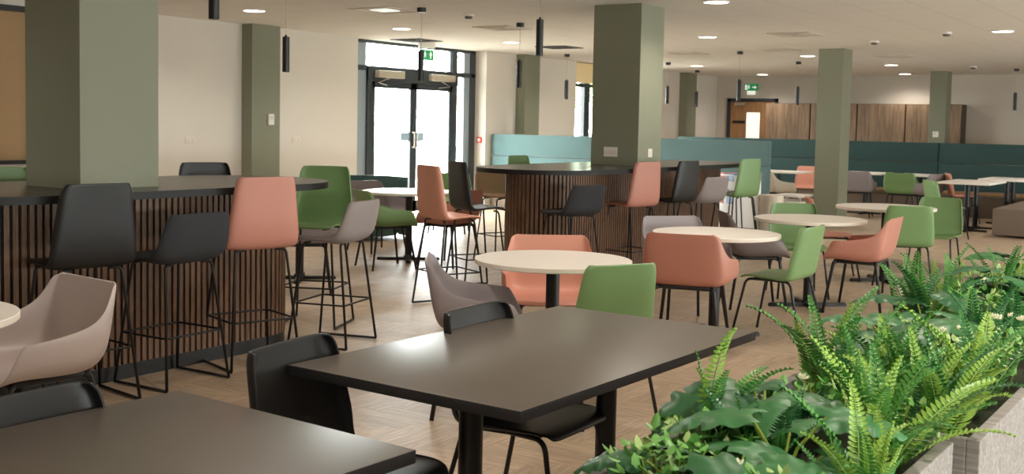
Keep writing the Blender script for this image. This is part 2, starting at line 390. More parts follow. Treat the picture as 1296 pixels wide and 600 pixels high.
for (y0, y1, hs) in ((13.34, 14.38, 1), (14.38, 15.42, -1)):
    st = .085
    lf = obj('door_leaf', boxes([(.03, y0, .02, .08, y0+st, 2.12), (.03, y1-st, .02, .08, y1, 2.12), (.03, y0, 2.02, .08, y1, 2.12), (.03, y0, .02, .08, y1, .2)], .004), 'anthracite', d1, False)
    obj('pane', boxes([(.05, y0+st, .2, .056, y1-st, 2.02)]), 'glass', lf, False)
    yh = y1-.03 if hs > 0 else y0+.03
    hb = bmesh.new(); tube(hb, rounded([(.08, yh, 1.08), (.13, yh, 1.08), (.13, yh, 1.32), (.08, yh, 1.32)], .03), .014); obj('handle', hb, 'steel', lf)
    yc = y1-.3 if hs > 0 else y0+.08
    obj('sticker', boxes([(.058, yc, 1.18, .06, yc+.22, 1.32)]), 'sticker', lf, False)
    ya = y0+.05 if hs > 0 else y0+.35
    op = obj('door_operator', boxes([(.09, ya, 2.18, .2, ya+.62, 2.29)], .012), 'closer', d1)
    ab = bmesh.new(); tube(ab, [(.15, ya+.3, 2.18), (.13, ya+.05 if hs > 0 else ya+.55, 2.1), (.09, ya+.3, 2.07)], .012); obj('closer_arm', ab, 'steel', op)

# --- far left window (window_2)
w = struct('window_2', boxes([(XL-.2, 19.15, .9, XL-.12, 21.6, .98), (XL-.2, 19.15, 2.66, XL-.12, 21.6, CEIL), (XL-.2, 19.15, .98, XL-.12, 19.22, 2.66), (XL-.2, 21.53, .98, XL-.12, 21.6, 2.66), (XL-.2, 19.66, .98, XL-.1, 19.88, 2.66), (XL-.2, 20.7, .98, XL-.12, 20.8, 2.66), (XL-.2, 19.22, 2.26, XL-.11, 21.53, 2.33)], .004), 'anthracite', 'window beside the far bar column with a half-drawn cream blind', 'window')
obj('pane', boxes([(XL-.17, 19.22, .98, XL-.164, 21.53, 2.66)]), 'glass', w, False)
obj('blind', boxes([(XL-.1, 19.18, 2.34, XL-.094, 21.57, 2.74)]), 'cblind', w, False)

# --- oak door in the end wall (door_2)
d2 = thing('door_2', 'oak door with narrow glass panel beside the lockers in the end wall', 'door', (0, YB, 0), 0, None, 'structure'); d2.name = 'door_2'
obj('frame', boxes([(-11.19, -.06, 0, -11.1, .0, 2.22), (-9.98, -.06, 0, -9.9, .0, 2.22), (-11.19, -.06, 2.14, -9.9, .0, 2.22)], .004), 'anthracite', d2, False)
obj('door_leaf', boxes([(-11.1, -.045, .01, -9.98, -.005, 2.14)]), 'doorwood', d2, False)
obj('vision_panel', boxes([(-10.68, -.055, 1.0, -10.34, -.046, 1.88)]), 'glowwhite', d2, False)  # opaque panel; the brightness behind the glass is put in as emission
obj('handle', boxes([(-11.03, -.07, 1.62, -10.72, -.046, 1.68)], .005), 'black', d2, False)
obj('door_closer', boxes([(-10.98, -.12, 2.05, -10.72, -.05, 2.12)], .008), 'steel', d2, False)

# ------------------------------------------------------------------ lockers on the end wall
xs = [(-10.02, -8.95, 'first'), (-8.93, -7.87, 'second'), (-7.85, -6.80, 'third'), (-6.78, -5.62, 'fourth')]
for (x0, x1, nm), lb in zip(xs, ['walnut locker unit nearest the oak door', 'walnut locker unit second from the oak door, partly behind the free-standing column', 'walnut locker unit between the two sage columns, third from the oak door', 'end walnut locker unit farthest from the oak door, behind the distant column']):
    t = thing('locker_cabinet', lb, 'locker', ((x0+x1)/2, 25.65, 0), 0, 'walnut lockers on the end wall'); h = (x1-x0)/2
    obj('carcass', boxes([(-h, -.22, .0, h, .24, 2.1)], .004), 'lockerside', t, False)
    for s in (-1, 1):
        d = obj('door', boxes([(-h+.004, -.245, .08, -.003, -.221, 2.09) if s < 0 else (.003, -.245, .08, h-.004, -.221, 2.09)], .003), 'locker', t, False)

# ------------------------------------------------------------------ bar counters
def stadium(r, y0, y1, xc, n=20):
    pts = []
    for k in range(n+1): a = PI*k/n; pts.append((xc+r*math.cos(a), y1+r*math.sin(a)))
    for k in range(n+1): a = PI+PI*k/n; pts.append((xc+r*math.cos(a), y0+r*math.sin(a)))
    return pts
def bar(y0, y1, label, zt=1.09, r=.35, rs=.63, yc=0):
    xc = -5.72
    t = thing('bar_counter', label, 'bar counter', (xc, (y0+y1)/2, 0), 0, 'slatted bar counters around columns')
    h = (y1-y0)/2
    bm = bmesh.new(); F = prism(bm, stadium(rs, -h, h, 0, 40), zt-.042, zt)
    bmesh.ops.bevel(bm, geom=list({e for f in F[:2] for e in f.edges}), offset=.004, segments=2, affect='EDGES')
    for f in bm.faces:
        f.normal_update(); f.material_index = 0 if f.normal.z > .5 else 1
    obj('countertop', bm, ['bartop', 'baredge'], t)
    bm = bmesh.new(); prism(bm, stadium(r-.016, -h, h, 0, 32), .06, zt-.043); obj('base', bm, 'slatcore', t)
    bm = bmesh.new(); prism(bm, stadium(r-.004, -h, h, 0, 32), 0, .085); obj('plinth', bm, 'black', t)
    per = 4*h+2*PI*r; n = int(per/.044); bm = bmesh.new(); w = .0135
    def at(s):
        s %= per
        if s < 2*h: return (r, -h+s, 0)
        s -= 2*h
        if s < PI*r: a = s/r; return (r*math.cos(a), h+r*math.sin(a), a)
        s -= PI*r
        if s < 2*h: return (-r, h-s, PI)
        s -= 2*h; a = PI+s/r; return (r*math.cos(a), -h+r*math.sin(a), a)
    for i in range(n):
        x, y, a = at(i*per/n); nx, ny = math.cos(a), math.sin(a); tx, ty = -ny, nx
        p = [(x+tx*s*w+nx*o, y+ty*s*w+ny*o) for s, o in ((-1, -.018), (1, -.018), (1, 0), (-1, 0))]
        prism(bm, [p[0], p[3], p[2], p[1]][::-1], .085, zt-.043)
    bmesh.ops.recalc_face_normals(bm, faces=bm.faces[:])
    obj('slat_cladding', bm, 'slat', t, False)
    return t
bar(3.45, 5.13, 'nearer black-topped bar counter with walnut slats around the broad column')
bar(8.95, 12.2, 'farther long black-topped bar counter with walnut slats and socketed column')

# ------------------------------------------------------------------ chairs
TUB = [(.255, .432, .292, .165, .605), (.17, .45, .312, .10, .612), (0, .44, .302, -.02, .625), (-.13, .438, .288, -.125, .648),
       (-.205, .472, .272, -.19, .69), (-.238, .57, .256, -.225, .74), (-.26, .69, .242, -.25, .783), (-.278, .785, .224, -.268, .792), (-.28, .799, .20, -.271, .799)]
SIDE = [(.215, .425, .185, .20, .428), (.17, .447, .222, .16, .455), (0, .44, .232, 0, .458), (-.13, .43, .234, -.12, .455), (-.195, .455, .234, -.165, .485),
        (-.22, .55, .23, -.175, .575), (-.25, .68, .216, -.198, .69), (-.272, .78, .204, -.217, .782), (-.28, .818, .182, -.23, .815)]
HIGH = [(.20, .72, .18, .19, .725), (.15, .745, .21, .14, .752), (0, .735, .225, 0, .752), (-.12, .722, .232, -.11, .745), (-.18, .745, .232, -.145, .772),
        (-.205, .85, .224, -.155, .86), (-.218, 1.0, .204, -.17, 1.0), (-.228, 1.12, .187, -.184, 1.117), (-.232, 1.157, .165, -.192, 1.152)]
LOW = [(.20, .70, .165, .185, .705), (.15, .722, .215, .14, .73), (0, .715, .234, 0, .735), (-.12, .70, .24, -.10, .745), (-.19, .735, .24, -.15, .785),
       (-.225, .83, .228, -.175, .85), (-.25, .925, .21, -.2, .935), (-.26, .975, .186, -.21, .97)]
ME = {'tub': shell(TUB, 20, 24, 5.5, .011, 1, 4.), 'side': shell(SIDE, 12, 22, 4.2, .012), 'high': shell(HIGH, 12, 22, 3.6, .013), 'low': shell(LOW, 12, 20, 2.9, .034)}
def shell_obj(kind, m, parent):
    me = ME[kind].copy(); me.materials.clear()
    return obj('shell', me, m, parent)
LEG = {}
def legmesh(key, f):
    if key not in LEG:
        bm = bmesh.new(); f(bm); me = bpy.data.meshes.new(key); bm.to_mesh(me); bm.free(); me.materials.append(M_['black'])
        for p in me.polygons: p.use_smooth = True
        LEG[key] = me
    return LEG[key]
def link(name, me, parent):
    o = bpy.data.objects.new(name, me); COL.objects.link(o); o.parent = parent; return o
def tub_chair(t, m):
    shell_obj('tub', m, t)
    def fr(bm):
        tube(bm, rounded([(.19, .17, .43), (.19, -.16, .43), (-.19, -.16, .43), (-.19, .17, .43)], .05, 4, True), .016, 8, caps=False)
        box(bm, -.19, -.02, .418, .19, .02, .434)
    link('under_frame', legmesh('tubframe', fr), t)
    for sx in (-1, 1):
        for sy in (-1, 1):
            def lg(bm): tube(bm, rounded([(sx*.165, sy*.14, .432), (sx*.2, sy*.17, .42), (sx*.25, sy*.235, .0)], .03), .02, 8, .0115)
            link('leg', legmesh('tubleg%d%d' % (sx, sy), lg), t)
def side_chair(t, m):
    shell_obj('side', m, t)
    def fr(bm):
        for sy in (-.11, .12): tube(bm, [(-.15, sy, .424), (.15, sy, .424)], .009, 6)
    link('under_frame', legmesh('sideframe', fr), t)
    for sx in (-1, 1):
        for sy in (-1, 1):
            def lg(bm): tube(bm, rounded([(sx*.165, 0, .424), (sx*.185, sy*.165, .424), (sx*.225, sy*(.25 if sy > 0 else .27), .0)], .045, 5), .0095, 8)
            link('leg', legmesh('sideleg%d%d' % (sx, sy), lg), t)
def stool(t, m, kind):
    shell_obj(kind, m, t)
    dz = 0 if kind == 'high' else -.026
    for sx in (-1, 1):
        for sy in (-1, 1):
            def lg(bm): tube(bm, rounded([(sx*.10, sy*.12, .712+dz), (sx*.165, sy*.135, .712+dz), (sx*.225, sy*.215, .01)], .04, 5), .0085, 8)
            link('leg', legmesh('stoolleg%s%d%d' % (kind, sx, sy), lg), t)
    def fr(bm):
        z = .29; k = 1-z/.71; x = .165+.06*k; y = .135+.08*k
        tube(bm, rounded([(x, y, z), (x, -y, z), (-x, -y, z), (-x, y, z)], .03, 3, True), .0065, 6, caps=False)
    link('foot_rest', legmesh('footrest', fr), t)
    for sx in (-1, 1):
        def rn(bm): tube(bm, [(sx*.225, .215, .011), (sx*.225, -.215, .011)], .0085, 8)
        link('floor_runner', legmesh('runner%d' % sx, rn), t)
def place(kind, m, x, y, phi, label, group):
    nm, cat = {'tub': ('tub_chair', 'chair'), 'side': ('side_chair', 'chair'), 'high': ('high_back_stool', 'bar stool'), 'low': ('low_back_stool', 'bar stool')}[kind]
    t = thing(nm, label, cat, (x, y, 0), R(phi-90), group)
    if kind == 'tub': tub_chair(t, m)
    elif kind == 'side': side_chair(t, m)
    else: stool(t, m, kind)
    return t
GB1, GB2, GR, GBL, GD, GF = 'stools at the nearer bar', 'stools at the farther bar', 'chairs around the white round tables', 'black chairs at the black tables', 'seats near the entrance', 'chairs by the dark booth bench'
CH = [
 # nearer bar
 ('high', 'blackplastic', -5.13, 3.56, 172, 'large black high-backed bar stool in front of the broad column, back to viewer', GB1),
 ('low', 'charcoal', -5.13, 4.16, 182, 'charcoal low-backed bar stool between the big black stool and the terracotta stool', GB1),
 ('high', 'terra', -5.14, 4.76, 163, 'terracotta high-backed bar stool at the nearer slatted bar, beside the charcoal stool', GB1),
 ('low', 'greyfab', -5.2, 5.55, 196, 'grey upholstered low-backed stool just past the end of the nearer bar', GB1),
 ('high', 'green', -5.79, 5.99, -66, 'green high-backed bar stool tucked against the rounded end of the nearer bar', GB1),
 ('high', 'blackplastic', -6.6, 5.72, -25, 'black-brown stool back showing over the nearer bar top, on its far side', GB1),
 ('high', 'green', -6.55, 4.12, -2, 'green stool back peeping out left of the broad column, beyond the bar top', GB1),
 # between the bars, and the farther bar
 ('high', 'pink', -5.54, 7.28, 66, 'salmon terracotta high-backed stool standing alone between the two bars', GB2),
 ('high', 'blackplastic', -5.93, 8.2, 60, 'black high-backed stool against the rounded near end of the farther bar', GB2),
 ('low', 'tanfab', -6.95, 10.08, -22, 'tan low-backed stool facing out beyond the near end of the farther bar', GB2),
 ('low', 'charcoal', -5.22, 8.64, 169, 'charcoal low-backed stool at the slatted near corner of the farther bar', GB2),
 ('high', 'terra', -5.2, 9.75, 169, 'terracotta high-backed stool in front of the socketed column', GB2),
 ('high', 'blackplastic', -5.18, 10.6, 174, 'black high-backed stool beside the terracotta one at the farther bar', GB2),
 ('low', 'greyfab', -5.14, 11.2, 172, 'light grey low-backed stool between black and green stools at the farther bar', GB2),
 ('high', 'green', -5.1, 12.08, 168, 'green high-backed stool at the far end of the farther bar', GB2),
 ('low', 'greyfab', -5.32, 12.62, 180, 'grey stool mostly hidden behind the green stool at the bar end', GB2),
 ('high', 'green', -6.6, 10.15, 0, 'green stool back just showing over the farther bar top', GB2),
 # first round table
 ('tub', 'pink', -3.62, 5.80, -53, 'salmon pink tub chair facing the viewer behind the nearest round table', GR),
 ('tub', 'mauve', -3.40, 4.74, 36, 'mauve-grey tub chair at the left of the nearest round table, beside a black chair back', GR),
 ('side', 'green', -2.87, 5.02, 152, 'green side chair showing its back, between nearest round table and black table', GR),
 # second round table
 ('tub', 'terra', -3.26, 6.98, 104, 'terracotta tub chair, back to viewer, in front of the second round table', GR),
 ('tub', 'mauve', -3.70, 7.84, -38, 'grey tub chair behind the second round table, facing the viewer', GR),
 ('side', 'green', -2.93, 7.78, 178, 'green side chair seen side-on, standing between second and third round tables', GR),
 # third
 ('tub', 'taupe', -3.6, 8.97, 34, 'dark taupe tub chair between the second and third round tables', GR),
 ('tub', 'terra', -2.79, 9.28, 183, 'terracotta tub chair side-on at the third round table, arm towards it', GR),
 ('side', 'green', -3.52, 9.82, -57, 'green side chair facing the viewer behind the third round table', GR),
 # fourth
 ('side', 'terra', -3.66, 11.2, 25, 'orange-terracotta side chair edge-on just in front of the free-standing column', GR),
 ('side', 'green', -2.86, 10.82, 116, 'green side chair, back to viewer, in front of the fourth round table', GR),
 ('side', 'green', -2.85, 11.95, -88, 'green side chair behind the one backing onto the fourth round table', GR),
 # black tables
 ('side', 'blackplastic', -2.22, 2.48, 8, 'black side chair at the near corner of the complete black table', GBL),
 ('side', 'blackplastic', -2.18, 3.37, 2, 'black side chair half hidden behind the complete black table, by the mauve chair', GBL),
 ('side', 'blackplastic', -2.24, 1.58, 2, 'black side chair whose back shows beside the cut-off black table', GBL),
 # left white table
 ('tub', 'pale', -4.25, 2.70, -95, 'pale grey tub chair at the cut-off white table by the slatted bar', GR),
 # entrance
 ('tub', 'green', -7.5, 8.78, 62, 'green tub chair at the entrance round table, behind the grey stool', GD),
 ('tub', 'terra', -7.16, 9.4, 182, 'terracotta tub chair low behind the lone salmon stool, at the entrance table', GD),
 ('tub', 'mauve', -8.55, 9.85, -12, 'mauve tub chair behind the entrance round table, in front of the teal sofa', GD),
 ('tub', 'green', -9.3, 12.2, -60, 'green tub chair glimpsed between salmon and black stools, by the entrance', GD),
 ('tub', 'mauve', -6.95, 7.02, 135, 'mauve tub chair glimpsed under the nearer bar top behind the green stool', GD),
 # far group
 ('tub', 'green', -5.22, 19.55, 92, 'green tub chair, back to viewer, facing the dark booth bench', GF),
 ('tub', 'mauve', -5.98, 19.5, 100, 'grey tub chair just right of the free-standing column', GF),
 ('side', 'pink', -7.12, 20.15, -80, 'pale pink side chair just left of the free-standing column', GF),
 ('tub', 'cream', -6.95, 18.15, 60, 'cream tub chair beyond the end of the teal booth back', GF),
 ('side', 'green', -3.84, 16.65, 38, 'green side chair side-on at the twin-post table by the bench seat', GF),
 ('side', 'terra', -4.28, 19.7, 22, 'orange side chair behind the twin-post table near the bench seat', GF),
 ('tub', 'mauve', -4.88, 19.62, 160, 'mauve tub chair behind the far green side chair', GF),
]
for c in CH: place(*c)

# ------------------------------------------------------------------ tables
def cross_base(t, r, n=4, rot=PI/4, parentname='base'):
    bm = bmesh.new(); lathe(bm, [(0, .012), (.055, .012), (.055, .035), (.045, .05), (0, .05)], 20); b = obj(parentname, bm, 'black', t)
    for k in range(n):
        a = rot+2*PI*k/n; bm = bmesh.new(); ca, sa = math.cos(a), math.sin(a)
        P = lambda l, w: (ca*l-sa*w, sa*l+ca*w)
        F = prism(bm, [P(.03, -.032), P(r-.02, -.028), P(r, -.015), P(r, .015), P(r-.02, .028), P(.03, .032)], 0, .03)
        bmesh.ops.bevel(bm, geom=list(F[1].edges), offset=.008, segments=2, affect='EDGES'); obj('foot', bm, 'black', b)
def round_table(x, y, d, label, z=.75):
    t = thing('round_table', label, 'table', (x, y, 0), 0, 'white round tables'); r = d/2
    bm = bmesh.new(); lathe(bm, [(0, z-.028), (r-.004, z-.028), (r, z-.024)], 72); lathe(bm, [(r, z-.024), (r, z-.003)], 72, 1); lathe(bm, [(r, z-.003), (r-.003, z), (0, z)], 72)
    bmesh.ops.remove_doubles(bm, verts=bm.verts[:], dist=1e-5)
    obj('tabletop', bm, ['laminate', 'tabledge'], t)
    bm = bmesh.new(); lathe(bm, [(0, .045), (.038, .045), (.038, z-.035), (.1, z-.034), (.1, z-.028), (0, z-.028)], 28); obj('pole', bm, 'black', t)
    cross_base(t, .34, 4, R(40)); return t
round_table(-3.31, 5.31, .88, 'nearest white round table, in front of the salmon pink tub chair')
round_table(-3.29, 7.48, .91, 'second white round table, behind the terracotta tub chair that shows its back')
round_table(-3.23, 9.28, .93, 'third white round table, above the side-on terracotta tub chair')
round_table(-3.18, 11.33, .96, 'fourth white round table, beside the free-standing column')
round_table(-4.18, 2.11, .88, 'white round table cut off by the left edge, by the pale grey tub chair')
round_table(-7.75, 9.45, 1.02, 'white round table in front of the glazed entrance, very brightly lit')
round_table(-7.55, 7.6, .92, 'white round table glimpsed under the end of the nearer bar top')
def black_table(x, y, rz, label, dx=.87, dy=1.51, z=.75):
    t = thing('black_table', label, 'table', (x, y, 0), R(rz), 'black rectangular tables')
    bm = bmesh.new(); box(bm, -dx/2, -dy/2, z-.032, dx/2, dy/2, z, .003)
    for f in bm.faces:
        if f.normal.z < .5: f.material_index = 1
    obj('tabletop', bm, ['blacktop', 'blackedge'], t)
    for yy in (-.40, .42):
        bm = bmesh.new(); lathe(bm, [(0, .03), (.038, .03), (.038, z-.04), (.11, z-.038), (.11, z-.033), (0, z-.033)], 28, center=(0, yy)); obj('pole', bm, 'black', t)
        bm = bmesh.new(); box(bm, -.32, yy-.03, 0, .32, yy+.03, .03, .008); obj('base', bm, 'black', t)
black_table(-2.01, 3.18, -1.5, 'complete black rectangular table in front of the planters')
black_table(-2.06, 1.245, -2.5, 'black rectangular table cut off by the bottom left corner')
def square_table(x, y, dx, dy, poles, label, z=.75):
    t = thing('dining_table', label, 'table', (x, y, 0), 0, 'white tables by the dark booth bench')
    bm = bmesh.new(); box(bm, -dx/2, -dy/2, z-.03, dx/2, dy/2, z, .003); obj('tabletop', bm, 'laminate', t)
    for yy in poles:
        bm = bmesh.new(); lathe(bm, [(0, .03), (.04, .03), (.04, z-.04), (.1, z-.038), (.1, z-.031), (0, z-.031)], 20, center=(0, yy)); obj('pole', bm, 'black', t)
        bm = bmesh.new(); box(bm, -.3, yy-.03, 0, .3, yy+.03, .03, .006); box(bm, -.03, yy-.25, 0, .03, yy+.25, .029, .006); obj('base', bm, 'black', t)
square_table(-3.85, 18.35, .75, 1.25, (-.3, .3), 'white rectangular table on twin black posts, by the grey bench seat')
square_table(-3.62, 20.1, .8, 1.1, (-.25, .25), 'white rectangular table close to the dark bench, behind the twin-post one')
square_table(-5.12, 20.35, .75, .75, (0,), 'white square table in front of the dark bench, beyond the green tub chair')
square_table(-6.1, 20.35, .75, .75, (0,), 'white square table just right of the free-standing column')
square_table(-7.35, 19.35, 1.0, .75, (0,), 'white table left of the free-standing column, past the teal booth')
t = thing('low_table', 'low two-tier white table left of the free-standing column', 'table', (-6.3, 17.2, 0))
obj('tabletop', boxes([(-.22, -.3, .44, .3, .3, .47)], .004), 'laminate', t); obj('shelf', boxes([(-.26, -.34, .35, .3, .3, .375)], .004), 'laminate', t)
for sx in (-.18, .22):
    for sy in (-.24, .24):
        bm = bmesh.new(); tube(bm, [(sx, sy, .44), (sx, sy, 0)], .012); obj('leg', bm, 'steel', t)

# ------------------------------------------------------------------ booths, benches, sofa
def booth(x0, x1, y, zt, m, label, seams, front):
    t = thing('booth_bench', label, 'booth', ((x0+x1)/2, y, 0)); cx = (x0+x1)/2
    ed = [x0]+seams+[x1]; s = -1 if front < 0 else 1
    for a, b in zip(ed, ed[1:]):
        a += .006-cx; b -= .006+cx
        for z0, z1 in ((.44, .93), (.936, zt)):
            bm = bmesh.new(); box(bm, a, -.06, z0, b, .06, z1, .018); obj('back_panel', bm, m, t)
    ys = sorted((s*.06, s*.62))
    bm = bmesh.new(); box(bm, x0-cx, ys[0], .36, x1-cx, ys[1], .44, .015); obj('seat', bm, 'taupefab', t)
    ye = sorted((s*.62, s*.64)); bm = bmesh.new(); box(bm, x0-cx, ye[0], .405, x1-cx, ye[1], .45, .003); obj('seat_edge', bm, 'doorwood', t)
    ys = sorted((s*-.05, s*.58))
    bm = bmesh.new(); box(bm, x0-cx, ys[0], 0, x1-cx, ys[1], .36); obj('base', bm, 'taupefab', t, False)
    return t
booth(-11.47, -6.33, 16.3, 1.31, 'teal', 'pale teal high booth back standing behind the farther bar', [-9.35], 1)
booth(-10.4, 3.0, 21.55, 1.30, 'darkteal', 'long dark teal booth bench across the far end of the hall', [-8.6, -5.12, -1.6], -1)
bm = bmesh.new(); box(bm, -3.34, 17.3, .03, -2.2, 20.75, .42, .03); o = obj('bench_seat', bm, 'taupefab'); tag(o, 'long grey upholstered bench seat at the right edge, no backrest', 'bench')
# curved sofa
t = thing('sofa', 'dark teal rounded sofa seat with a wrap-around back in front of the entrance', 'sofa', (-9.62, 10.85, 0), R(-45-90))
def arcpad(r0, r1, z0, z1, a0, a1, n=24):
    bm = bmesh.new()
    pts = [(r1*math.cos(R(a0+(a1-a0)*k/n)), r1*math.sin(R(a0+(a1-a0)*k/n))) for k in range(n+1)]+[(r0*math.cos(R(a1+(a0-a1)*k/n)), r0*math.sin(R(a1+(a0-a1)*k/n))) for k in range(n+1)]
    F = prism(bm, pts, z0, z1); bmesh.ops.bevel(bm, geom=list(F[1].edges), offset=.03, segments=3, affect='EDGES'); return bm
obj('backrest', arcpad(.43, .54, .05, .78, 165, 375), 'sofa', t)
bm = bmesh.new(); lathe(bm, [(0, .05), (.41, .05), (.42, .38), (.39, .43), (0, .44)], 40); obj('seat', bm, 'sofa', t)

# white promotional cabinet and bin past the bar end
t = thing('display_cabinet', 'white cabinet with red and blue panels past the end of the farther bar', 'cabinet', (-5.55, 13.25, 0), R(-34))
obj('body', boxes([(-.2, -.2, 0, .2, .2, .92)], .006), 'white', t)
obj('lid', boxes([(-.2, -.2, .921, -.01, .2, .935)]), 'red', t, False); obj('lid', boxes([(.0, -.2, .921, .2, .2, .935)]), 'blue', t, False)
for nm, x0, x1, z0, z1 in (('red', -.19, .0, .845, .905), ('blue', .005, .19, .845, .905), ('navy', -.02, .1, .68, .74), ('red', -.19, -.03, .56, .66), ('blue', .05, .19, .56, .66)):
    obj('front_panel', boxes([(x0, -.206, z0, x1, -.2, z1)]), nm, t, False)
t = thing('waste_bin', 'cream round waste bin beside the white cabinet, behind the green stool', 'bin', (-5.15, 13.35, 0))
bm = bmesh.new(); lathe(bm, [(0, .0), (.13, .0), (.15, .62), (.145, .64), (0, .64)], 28); obj('body', bm, 'cream', t)
bm = bmesh.new(); lathe(bm, [(0, .641), (.148, .641), (.14, .68), (0, .69)], 28); obj('lid', bm, 'cream', t)

# ------------------------------------------------------------------ ceiling and wall fittings
LIGHTS = [(-9.9, 9.2, 'ceiling downlight left of the black pendants, nearest of the row along the wall'), (-9.85, 11.8, 'ceiling downlight in front of the entrance door'), (-9.83, 14.4, 'ceiling downlight beside the pale grille near the middle wall pier'),
 (-4.69, 10.48, 'ceiling downlight at the top edge, right of the socketed column'), (-6.59, 14.47, 'ceiling downlight right of the socketed column, lower than the edge one'), (-9.87, 21.2, 'ceiling downlight above the far wall pier'),
 (-6.69, 18.78, 'ceiling downlight just left of the free-standing column head'), (-6.12, 21.77, 'ceiling downlight just right of the free-standing column head'), (-2.85, 14.87, 'ceiling downlight at the right edge, alone'),
 (-9.93, 24.9, 'ceiling downlight above the oak door'), (-6.78, 25.2, 'ceiling downlight next to the distant column head, lowest in view')]
ADDED_SPOTS = [(-.2, 2.4), (-3.2, 3.4), (-3.2, 6.6), (-6.9, 2.2), (-7.9, 5.2), (-1.2, 4.5), (-.6, 9.), (-1.2, -.4), (-6.6, 7.6), (1.8, 2.), (1.8, 7.), (1.5, 12.5), (1.5, 18), (-2.7, 18.9), (-2.6, 23.2), (-9.9, 17.6)]  # unseen ceiling spots without fittings, added for their light
def ceiling_light(x, y, label, g):
    t = thing('ceiling_light', label, 'ceiling light', (x, y, CEIL), 0, g)
    bm = bmesh.new(); lathe(bm, [(.122, -.001), (.135, -.001), (.135, -.008), (.122, -.012)], 32); obj('rim', bm, 'white', t)
    bm = bmesh.new(); lathe(bm, [(0, -.009), (.122, -.009)], 32); obj('diffuser', bm, 'lamp', t)
for x, y, l in LIGHTS: ceiling_light(x, y, l, 'recessed ceiling downlights')
SPOT = 110.
for x, y in [(a, b) for a, b, c in LIGHTS]+ADDED_SPOTS:
    ld = bpy.data.lights.new('downlight', 'SPOT'); ld.energy = SPOT; ld.color = (1, .91, .80); ld.spot_size = R(150); ld.spot_blend = .8; ld.shadow_soft_size = .09
    lo = bpy.data.objects.new('downlight', ld); COL.objects.link(lo); lo.location = (x, y, CEIL-.03)  # same lamp for the visible fittings and the added unseen spots
PEND = [(-7.9, 7.75, 1.95, 'black pendant lamp in front of the bare wall, right of the wall pier'), (-7.88, 9.78, 1.95, 'black pendant lamp hanging in front of the entrance transom'), (-7.88, 11.74, 1.95, 'black pendant lamp in front of the middle wall pier'),
 (-10.54, 17.22, 1.95, 'small black pendant lamp just left of the far window'), (-9.93, 20.02, 1.95, 'small black pendant lamp between socketed column and far wall pier'), (-10.67, 22.95, 1.95, 'small black pendant lamp overlapping the far wall pier'),
 (-7.35, 17.43, 1.95, 'black pendant lamp beside the far exit sign'), (-7.43, 20.38, 1.95, 'black pendant lamp in front of the lockers, left of the free-standing column'), (-4.24, 23.6, 1.95, 'black pendant lamp at the right edge over the dark bench'),
 (-5.72, 4.97, 2.135, 'black pendant lamp cut by the top edge over the nearer bar'), (-5.72, 8.85, 2.135, 'larger black pendant lamp over the near end of the farther bar')]
for x, y, zb, l in PEND:
    t = thing('pendant_lamp', l, 'pendant lamp', (x, y, CEIL), 0, 'black tube pendant lamps'); b = zb-CEIL
    bm = bmesh.new(); lathe(bm, [(0, -.05), (.045, -.05), (.05, -.045), (.05, 0)], 24); obj('canopy', bm, 'black', t)
    bm = bmesh.new(); tube(bm, [(0, 0, -.05), (0, 0, b+.33)], .0022, 6); obj('wire', bm, 'closer', t)
    bm = bmesh.new(); lathe(bm, [(0, b+.355), (.01, b+.355), (.012, b+.338), (.034, b+.335), (.034, b), (.028, b), (.028, b+.02), (0, b+.02)], 28); obj('lamp_shade', bm, 'black', t)
    bm = bmesh.new(); lathe(bm, [(0, b+.006), (.027, b+.006)], 24); obj('bulb', bm, 'tip', t)
def vent(x, y, dark, label, s=.29):
    t = thing('ceiling_vent', label, 'vent', (x, y, CEIL), 0, 'square ceiling air grilles')
    obj('frame', boxes([(-s, -s, -.012, s, -s+.04, 0), (-s, s-.04, -.012, s, s, 0), (-s, -s+.04, -.012, -s+.04, s-.04, 0), (s-.04, -s+.04, -.012, s, s-.04, 0)], .003), 'ventblack' if dark == 1 else 'vent', t, False)
    if dark == 2:
        bm = bmesh.new(); box(bm, -.12, -.12, -.012, .12, .12, -.004); obj('glow_patch', bm, 'glowwhite', t, False)  # bright middle of the air grille given as emission, no lamp there
    else:
        bm = bmesh.new()
        for k in range(5):
            a = .05+.045*k
            for q in ((-a, -a, a, -a+.012), (-a, a-.012, a, a), (-a, -a+.012, -a+.012, a-.012), (a-.012, -a+.012, a, a-.012)): box(bm, q[0], q[1], -.014, q[2], q[3], -.002)
        obj('louvre', bm, 'ventblack' if dark == 1 else 'vent', t, False)
        obj('backing', boxes([(-.25, -.25, -.003, .25, .25, -.001)]), 'ventdark', t, False)
for v in [(-8.42, 9.79, 2, 'ceiling grille with a glow put in its centre, left of the entrance pendant'), (-11.05, 13.6, 1, 'dark ceiling grille above the entrance exit sign'), (-8.49, 12.23, 0, 'pale ceiling grille above the middle wall pier'), (-9.71, 15.61, 1, 'dark ceiling grille left of the socketed column'),
          (-5.33, 14.47, 0, 'ceiling grille upper left of the free-standing column'), (-6.57, 17.08, 0, 'smaller-looking ceiling grille directly beyond that, left of the free-standing column head'), (-5.36, 19.27, 0, 'ceiling grille right of the free-standing column head'), (-8.35, 17.54, 0, 'ceiling grille right of the socketed column head')]: vent(*v)
